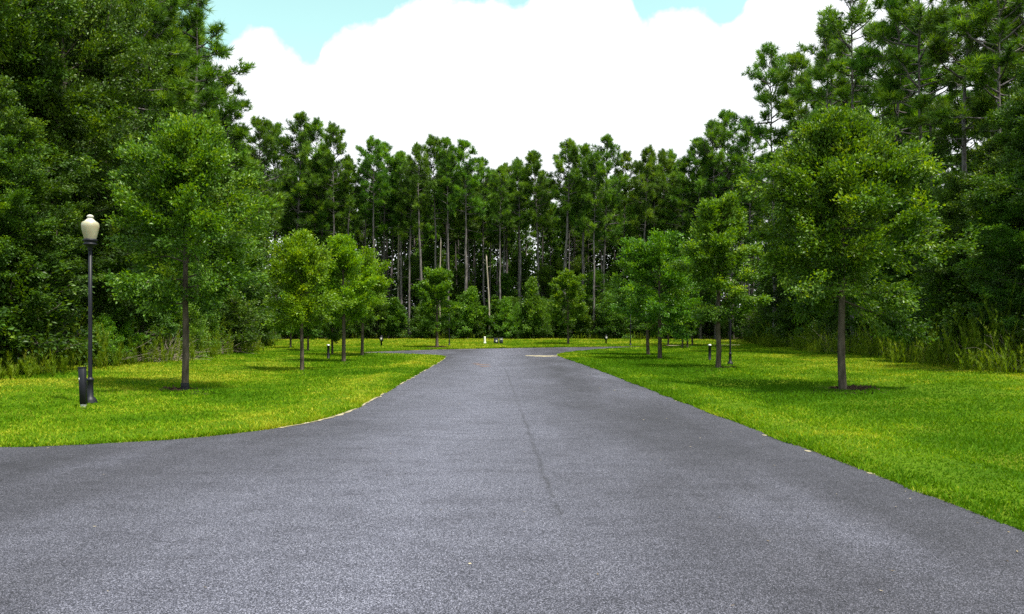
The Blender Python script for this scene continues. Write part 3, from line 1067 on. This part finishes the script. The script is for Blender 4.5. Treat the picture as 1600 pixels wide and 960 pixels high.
x, y, z = gp(775, 537)
for dx, wd_, hh, lab, lz, ly in ((0, .50, .58, 'dark utility box with a white sticker, left of two by the wood', .24, .18), (.56, .40, .60, 'dark utility box with a white lid panel, right of two by the wood', .46, .14)):
    o = empty('utility_box', (x + dx, y + dx * .3, z))
    b_ = MB(); box(b_, (0, 0, hh * .5 - .03), (wd_, .36, hh - .06), .02); b_.build('body', M['dark_plastic'], o)
    b_ = MB(); box(b_, (0, 0, hh - .025), (wd_ + .05, .41, .06), .02); b_.build('lid', M['dark_plastic'], o)
    b_ = MB(); box(b_, (.05 if dx == 0 else 0, -.185, lz), (.15 if dx == 0 else .30, .014, ly), .004); b_.build('sticker', M['white'], o)
    tag(o, lab, 'utility box')

# ------------------------------------------------------------------ pines
PV = []
for k, (cb, r, open_, nb) in enumerate([(.58, 3.0, .08, 42), (.47, 3.6, .10, 54), (.63, 2.7, .05, 38), (.54, 3.2, .30, 44), (.45, 3.3, .12, 54), (.66, 2.8, .08, 36),
                                        (.62, 2.5, .22, 34), (.48, 3.8, .08, 58), (.53, 3.1, .15, 46), (.58, 3.2, .14, 42), (.54, 3.1, .18, 42), (.55, 3.3, .34, 36)]):
    PV.append((pine(25.0, cb, r, 100 + k, .19 + .02 * (k % 3), nb, 20, 20, .50, open_, [0, .012, -.01][k % 3], .46 if k > 8 else .30), k))
PROTO = []


def pine_at(k, x, y, h, rz, label, group, fat=1.0):
    z = H(x, y)
    s_ = h / 25.0
    while len(PROTO) < len(PV):
        PROTO.append(None)
    if PROTO[k] is None:
        o = place_tree('pine_tree', PV[k][0], (M['bark_pine'], M['needle']), (x, y, z), rz, label, 'tree', group)
        o.scale = (s_ * fat, s_ * fat, s_)
        PROTO[k] = o
        return o
    return dup(PROTO[k], (x, y, z), rz, (s_ * fat, s_ * fat, s_), label, 'tree', group)


prng = random.Random(5)
taken = []
GF, GL, GR = 'pines of the wood beyond the far lawn', 'pines of the wood left of the road', 'pines of the wood right of the road'
LF = 'tall thin pine in the wood beyond the far lawn'
LL = 'tall pine in the wood along the left lawn'
LR = 'tall pine in the wood along the right lawn'
# skyline pines: column, row of the top, distance
SKY = [(372, 212, 84, 4), (408, 200, 85, 1), (434, 205, 98.5, 7), (462, 190, 98, 1), (486, 200, 99, 4), (520, 206, 98, 0), (545, 255, 99, 2), (390, 240, 92, 7), (500, 240, 99.5, 1), (602, 236, 104, 3), (626, 246, 102, 6), (680, 224, 101, 0),
       (702, 246, 106, 5), (727, 229, 100, 6), (757, 258, 106, 3), (790, 268, 110, 5), (812, 262, 104, 2), (842, 244, 103, 0), (880, 230, 101, 5), (912, 238, 104, 2), (944, 225, 102, 1), (976, 246, 106, 6),
       (1006, 238, 101, 0), (1038, 246, 104, 2), (1064, 258, 100, 4), (1092, 226, 99, 7), (1118, 198, 98, 3), (1140, 184, 99, 1), (1168, 210, 98, 4),
       (1212, 84, 75, 3), (1246, 96, 71, 6), (1292, 62, 58, 11), (1334, -2, 50, 9), (1392, -24, 47, 10), (1440, -14, 44, 9), (1502, -40, 40, 10), (1560, -30, 37, 9), (1610, -60, 38, 10),
       (302, -24, 46, 11), (258, -34, 47, 11), (220, -60, 43, 9), (356, 130, 58, 6), (180, -80, 44, 9), (245, 30, 42, 8), (205, -20, 39, 10)]
for px, ty, Y, k in SKY:
    X = (px - 800) / FPX * Y
    z = H(X, Y)
    g, l = (GF, LF) if 560 < px < 1080 else ((GL, LL) if px <= 560 else (GR, LR))
    if (px, ty) == (1212, 84):
        l = 'lone open topped pine standing out against the white cloud on the right'
    if (px, ty) == (302, -24):
        l = 'open crowned pine at the left edge of the sky, reaching out a branch'
    taken.append((X, Y))
    pine_at(k, X, Y, up(ty, Y, z), prng.uniform(0, 6.28), l, g, prng.uniform(.95, 1.2))


def scatter(n, xr, yr, dmin, ok, tries=6000):
    out = []
    for _ in range(tries):
        if len(out) >= n:
            break
        X, Y = prng.uniform(*xr), prng.uniform(*yr)
        w_ = float(wood(np.array([X]), np.array([Y]))[0])
        if not ok(X, Y, w_):
            continue
        if all((X - a) ** 2 + (Y - b_) ** 2 > dmin ** 2 for a, b_ in taken):
            taken.append((X, Y))
            out.append((X, Y))
    return out


inview = lambda X, Y, m_=60: -m_ < 800 + FPX * X / Y < 1600 + m_
for X, Y in scatter(150, (-36, 38), (98, 136), 2.0, lambda X, Y, w_: w_ > .6 and inview(X, Y)):
    pine_at(prng.choice([0, 2, 5, 6, 3, 2, 5]), X, Y, prng.uniform(21, 25.5), prng.uniform(0, 6.28), LF, GF, prng.uniform(.8, 1.15))
for X, Y in scatter(40, (-50, -17), (34, 100), 3.0, lambda X, Y, w_: 2 < w_ < 16 and inview(X, Y)):
    pine_at(prng.randrange(9), X, Y, prng.uniform(19, 24), prng.uniform(0, 6.28), LL, GL, prng.uniform(.9, 1.2))
for X, Y in scatter(30, (17, 50), (34, 100), 3.0, lambda X, Y, w_: 2 < w_ < 16 and inview(X, Y)):
    pine_at(prng.choice([9, 10, 8, 3, 0]) if Y < 70 else prng.randrange(9), X, Y, prng.uniform(20, 24), prng.uniform(0, 6.28), LR, GR, prng.uniform(.9, 1.2))


def snag(px, top, base, Y, tr, dx, label):
    X = (px - 800) / FPX * Y
    z = H(X, Y)
    h = up(top, Y, z)
    rg = np.random.default_rng(int(px))
    b_ = MB()
    zz = np.linspace(-.2, h, 12)
    P = np.stack([dx * zz / h + np.cumsum(rg.normal(0, .025, 12)), np.cumsum(rg.normal(0, .025, 12)), zz], 1)
    tube(b_, P, tr * np.linspace(1.1, .55, 12), 9)
    for q_ in range(4):
        zq = h * rg.uniform(.45, .95)
        a = rg.uniform(0, 6.28)
        tube(b_, curve_pts((np.interp(zq, zz, P[:, 0]), np.interp(zq, zz, P[:, 1]), zq), np.array([math.cos(a), math.sin(a), .3]), rg.uniform(.25, .9), rg, 3), [.035, .028, .02, .01], 5, False)
    tp = P[-1]                                                   # the splintered top
    tube(b_, [tp + [-.03, 0, -.1], tp + [-.05, 0, .22]], [tr * .35, .01], 5, False)
    o = b_.build('dead_trunk', M['dead_wood'], loc=(X, Y, z))
    tag(o, label, 'dead tree')


snag(765.5, 400, 490, 96.8, .125, -.5, 'short broken dead trunk, bleached pale, behind the white utility marker')
snag(622, 296, 445, 103.5, .15, .12, 'tall thin bleached dead trunk among the far pines left of centre')
snag(688, 372, 420, 99.0, .12, .1, 'slender pale dead trunk among the far pines beside a grey bole')

# ------------------------------------------------------------------ understory trees and shrubs along the wood's edge
BPN = [broadleaf(14.0, 3.7, .11, 221, 95000, .11, .16, 62, OV, spread=.20, gap=.06), broadleaf(14.0, 4.2, .15, 222, 100000, .11, .17, 60, RD, spread=.21, gap=.10)]
BP = [broadleaf(14.0, 3.8, .10, 201, 26000, .21, .16, 64, OV, spread=.34, gap=.05), broadleaf(14.0, 4.4, .16, 202, 28000, .21, .18, 62, RD, spread=.36, gap=.08),
      broadleaf(14.0, 3.2, .08, 203, 24000, .20, .14, 64, OV, spread=.32, gap=.10), broadleaf(14.0, 4.0, .22, 204, 26000, .22, .17, 56, RD, spread=.36, gap=.10)]
SH = [broadleaf(4.0, 1.7, .03, 211, 9000, .15, .05, 44, ((0, .9), (.3, 1), (.6, .8), (1, .3)), spread=.22, gap=.05),
      broadleaf(4.0, 1.3, .04, 212, 7500, .16, .04, 40, ((0, .75), (.3, 1), (.6, .65), (1, .15)), spread=.2, gap=.05),
      broadleaf(4.0, 2.0, .02, 213, 10000, .14, .05, 48, ((0, 1), (.3, 1), (.7, .75), (1, .35)), spread=.26, gap=.03)]
LIB = {}


def plant_at(kind, k, leafm, x, y, h, rz, label, cat, group, fat=1.0):
    base = 14.0 if kind == 'broadleaf_tree' else 4.0
    z = H(x, y)
    s_ = h / base
    key = (kind, k, leafm)
    if key not in LIB:
        src = (BP + BPN if kind == 'broadleaf_tree' else SH)[k]
        mk = ('mesh', kind, k)
        o = empty(kind, (x, y, z), rz)
        tag(o, label, cat, group)
        if mk not in LIB:
            LIB[mk] = src[0].mesh('trunk', M['bark_dark'])
        tm = bpy.data.objects.new('trunk', LIB[mk])
        COL.objects.link(tm)
        tm.parent = o
        src[1].build('crown', M[leafm], o, smooth_=False)
        o.scale = (s_ * fat, s_ * fat, s_)
        LIB[key] = o
        return o
    return dup(LIB[key], (x, y, z), rz, (s_ * fat, s_ * fat, s_), label, cat, group)


GBL, GBR, GBF = 'leafy trees at the left wood edge', 'leafy trees at the right wood edge', 'leafy trees at the far wood edge'
TL, TR_, TF = 'dark leafy tree at the edge of the wood left of the lawn', 'dark leafy tree at the edge of the wood right of the lawn', 'leafy tree under the pines beyond the far lawn'
# big leafy trees: (column, top row, distance, proto, fat)
for px, ty, Y, k, fat in [(-60, -140, 27, 1, 1.0), (20, -120, 29, 0, 1.05), (95, -60, 31, 1, 1.0), (150, -10, 34, 3, .85), (228, 250, 36, 0, 1.1), (60, 120, 26, 2, 1.2),
                          (-10, 190, 24.5, 0, 1.3), (120, 200, 28.5, 1, 1.1), (190, 190, 32, 2, 1.2), (310, 215, 47, 3, 1.0), (360, 265, 55, 0, 1.1), (395, 280, 60, 1, 1.1), (300, 300, 44, 2, 1.4), (425, 330, 70, 2, 1.3), (465, 350, 84, 0, 1.2)]:
    X = min((px - 800) / FPX * Y, float(edge_l(Y)) - 1.2)
    k = 4 + k % 2 if Y < 48 else k
    plant_at('broadleaf_tree', k, 'leaf_dark', X, Y, up(ty, Y, H(X, Y)), prng.uniform(0, 6.28), TL, 'tree', GBL, fat)
for px, ty, Y, k, fat in [(1690, 60, 27, 1, 1.0), (1610, 130, 29, 0, 1.1), (1555, 210, 33, 2, 1.2), (1600, 260, 27.5, 3, 1.3), (1500, 280, 38, 1, 1.1), (1440, 265, 44, 0, 1.2), (1395, 300, 46, 2, 1.3), (1350, 290, 52, 1, 1.1),
                          (1290, 300, 58, 0, 1.2), (1240, 330, 64, 3, 1.2), (1195, 320, 70, 1, 1.1), (1160, 350, 80, 2, 1.3), (1125, 380, 90, 0, 1.1), (1650, 20, 33, 0, 1.0)]:
    X = max((px - 800) / FPX * Y, float(edge_r(Y)) + 1.4)
    k = 4 + k % 2 if Y < 48 else k
    plant_at('broadleaf_tree', k, 'leaf_dark', X, Y, up(ty, Y, H(X, Y)), prng.uniform(0, 6.28), TR_, 'tree', GBR, fat)
for px, ty, Y, k, fat in [(500, 395, 99, 1, 1.3), (545, 415, 101, 0, 1.3), (590, 425, 103, 2, 1.4), (640, 405, 106, 1, 1.2), (672, 388, 112, 3, 1.0), (722, 412, 108, 0, 1.2), (790, 425, 106, 2, 1.4), (810, 400, 114, 1, 1.1), (850, 418, 104, 3, 1.2),
                          (905, 400, 110, 0, 1.2), (935, 425, 102, 1, 1.3), (960, 410, 106, 2, 1.3), (1010, 400, 104, 0, 1.3), (1060, 390, 100, 1, 1.2), (1095, 390, 96, 3, 1.2), (760, 398, 118, 3, 1.1), (868, 395, 120, 0, 1.1), (700, 395, 120, 1, 1.1)]:
    X = (px - 800) / FPX * Y
    plant_at('broadleaf_tree', k, 'leaf_dark', X, Y, up(ty, Y, H(X, Y)), prng.uniform(0, 6.28), TF, 'tree', GBF, fat)

GSL, GSR, GSF = 'shrubs at the left wood edge', 'shrubs at the right wood edge', 'shrubs at the far wood edge'
SL, SR, SF = 'dark green shrub at the edge of the wood left of the lawn', 'dark green shrub at the edge of the wood right of the lawn', 'green shrub at the edge of the far wood'
for i in range(34):
    Y = 22 + 74 * ((i + prng.random()) / 34) ** 1.15
    X = float(edge_l(Y)) - prng.uniform(.3, 2.6)
    plant_at('shrub', prng.randrange(3), 'leaf_dark', X, Y, prng.uniform(2.2, 5.0), prng.uniform(0, 6.28), SL, 'shrub', GSL, prng.uniform(1.0, 1.5))
for i in range(48):
    Y = 24 + 72 * ((i + prng.random()) / 48) ** 1.15
    X = float(edge_r(Y)) + prng.uniform(.4, 3.0)
    plant_at('shrub', prng.randrange(3), 'leaf_dark', X, Y, prng.uniform(2.0, 4.6), prng.uniform(0, 6.28), SR, 'shrub', GSR, prng.uniform(1.0, 1.5))
for i in range(46):
    X = -31 + 62 * (i + prng.random()) / 46
    Y = float(edge_f(X)) + prng.uniform(.3, 3.5)
    plant_at('shrub', prng.randrange(3), 'leaf_dark', X, Y, prng.uniform(2.4, 5.6), prng.uniform(0, 6.28), SF, 'shrub', GSF, prng.uniform(.9, 1.4))
# the bright saplings in front of the far wood
for px, ty, k, fat, lab in [(738, 452, 1, .9, 'bright green sapling left of the bleached broken trunk'), (722, 478, 0, .8, 'low bright sapling between the far lamp and the white marker'),
                            (790, 470, 0, .9, 'bright bushy sapling right of the bleached broken trunk'), (832, 438, 1, .7, 'tall narrow bright sapling halfway to the lone far oak'),
                            (848, 475, 2, .7, 'low bright bush beside the tall narrow sapling'), (664, 470, 1, .8, 'green sapling beside the small far lawn oak'), (808, 482, 2, .6, 'low rounded bright bush behind the utility boxes')]:
    Y = 97.4
    X = (px - 800) / FPX * Y
    plant_at('shrub', k, 'leaf_bright', X, Y, up(ty, Y, H(X, Y)), prng.uniform(0, 6.28), lab, 'sapling', 'bright saplings at the far wood edge', fat)

for px, Y, hh, k, fat in ((205, 31, 1.9, 0, 1.1), (262, 33, 2.3, 1, 1.2), (330, 40, 2.4, 2, 1.0), (365, 46, 2.6, 0, 1.1), (238, 30, 1.5, 2, 1.0)):
    X = min((px - 800) / FPX * Y, float(edge_l(Y)) + .1)
    plant_at('shrub', k, 'leaf_bright', X, Y, hh, prng.uniform(0, 6.28), 'light green bush at the left wood edge near the street lamp and big oak', 'shrub', 'light green bushes by the left lamp', fat)

# ------------------------------------------------------------------ tall weeds along the wood's edge, dry twigs among them
rg = np.random.default_rng(31)
mb, mt = MB(), MB()


def weeds(X, Y, hgt, tilt=.18):
    n = len(X)
    Z = hz(X, Y)
    for x_, y_, z_, h_ in zip(X, Y, Z, hgt):
        dv = nrm(np.array([rg.normal(0, tilt), rg.normal(0, tilt), 1.0]))
        k = int(26 + 26 * h_)
        s_ = rg.beta(1.4, 1.1, k)
        bend = rg.normal(0, .12, 2)
        P = np.array([x_, y_, z_]) + dv * (h_ * s_)[:, None] + np.stack([bend[0] * s_ ** 2, bend[1] * s_ ** 2, 0 * s_], 1) * h_
        a = rg.uniform(0, 6.28, k)
        L = (.10 + .22 * (1 - s_)) * rg.uniform(.6, 1.3, k)
        d_ = np.stack([np.cos(a) * .6, np.sin(a) * .6, np.full(k, .8)], 1)
        sd_ = np.stack([-np.sin(a), np.cos(a), 0 * a], 1) * .014
        V = np.stack([P - sd_, P + d_ * L[:, None], P + sd_], 1).reshape(-1, 3)
        ti = np.clip(rg.normal(.45, .12) + rg.normal(0, .15, k), 0, 1)
        mb.add(V, None, np.arange(k * 3).reshape(-1, 3), np.repeat(ti, 3))


def strip(n, side, y0, y1, back, fwd, h0, h1, pw=1.3):
    Y = y0 + (y1 - y0) * rg.random(n) ** pw
    e = edge_l(Y) if side == 'l' else edge_r(Y)
    off = rg.uniform(-back, fwd, n)
    cl_ = noise_f(Y, Y * 0, 2.0, 9 if side == 'l' else 8)
    X = e + off * (1 if side == 'l' else -1)
    h = (h0 + (h1 - h0) * rg.random(n)) * (.45 + 1.0 * cl_) * np.clip(1.15 - .55 * smooth(-back * .2, fwd, off), .3, 1.2)
    return X, Y, h


weeds(*strip(1500, 'l', 18, 95, 1.5, 1.3, .7, 2.0))
weeds(*strip(1900, 'r', 18, 95, 1.2, 1.7, .9, 2.3))
X = rg.uniform(-32, 32, 900)
off = rg.uniform(-.6, 1.6, 900)
weeds(X, edge_f(X) + off, rg.uniform(.35, 1.0, 900) * (.5 + noise_f(X, X * 0, 2.5, 12)))
o = mb.build('weeds', M['weed'], smooth_=False)
tag(o, kind='stuff')
for side, y0, y1, n in (('l', 31, 54, 56), ('r', 26, 62, 36)):
    for _ in range(n):
        Y = rg.uniform(y0, y1)
        e = float(edge_l(Y)) if side == 'l' else float(edge_r(Y))
        s_ = 1 if side == 'l' else -1
        c = np.array([e - s_ * rg.uniform(-.2, 1.2), Y, 0])
        c[2] = H(c[0], c[1])
        for q_ in range(26):
            dv = np.array([rg.normal(0, .7), rg.normal(0, .7), rg.uniform(.3, 1)])
            P = curve_pts(c + rg.normal(0, .25, 3) * [1, 1, .3], dv, rg.uniform(.6, 2.0), rg, 4, -.35, .2)
            tube(mt, P, np.linspace(.010, .004, len(P)), 3, False)
o = mt.build('dry_brush', M['dead_twig'])
tag(o, kind='stuff')

# ------------------------------------------------------------------ the wood's dim interior: one mass of foliage far back among the boles
rg = np.random.default_rng(41)
mb = MB()


def mass(X, Y, top, n, size):
    k = len(X)
    i = rg.integers(0, k, n)
    zz = rg.uniform(0, 1, n) ** 1.0
    t_ = top * (.7 + .6 * noise_f(X * .7 + Y * .7, Y * .2, 3.0, 14))
    P = np.stack([X[i] + rg.normal(0, 1.2, n), Y[i] + rg.normal(0, 1.2, n), .3 + zz * t_[i] + rg.normal(0, .4, n)], 1)
    add_leaves(mb, P, rg.normal(0, 1, (n, 3)), size, rg, np.clip(rg.normal(.3, .15, n), 0, 1), .7, .4)


xs = rg.uniform(-48, 48, 400)
mass(xs, 122 + rg.uniform(0, 16, 400), 18, 130000, .5)
ys = rg.uniform(24, 120, 300)
mass(edge_l(ys) - rg.uniform(9, 17, 300), ys, 11.5, 60000, .4)
ys = rg.uniform(24, 120, 300)
mass(edge_r(ys) + rg.uniform(9, 17, 300), ys, 12.5, 60000, .4)
o = mb.build('far_woods', M['leaf_dark'], smooth_=False)
tag(o, kind='stuff')
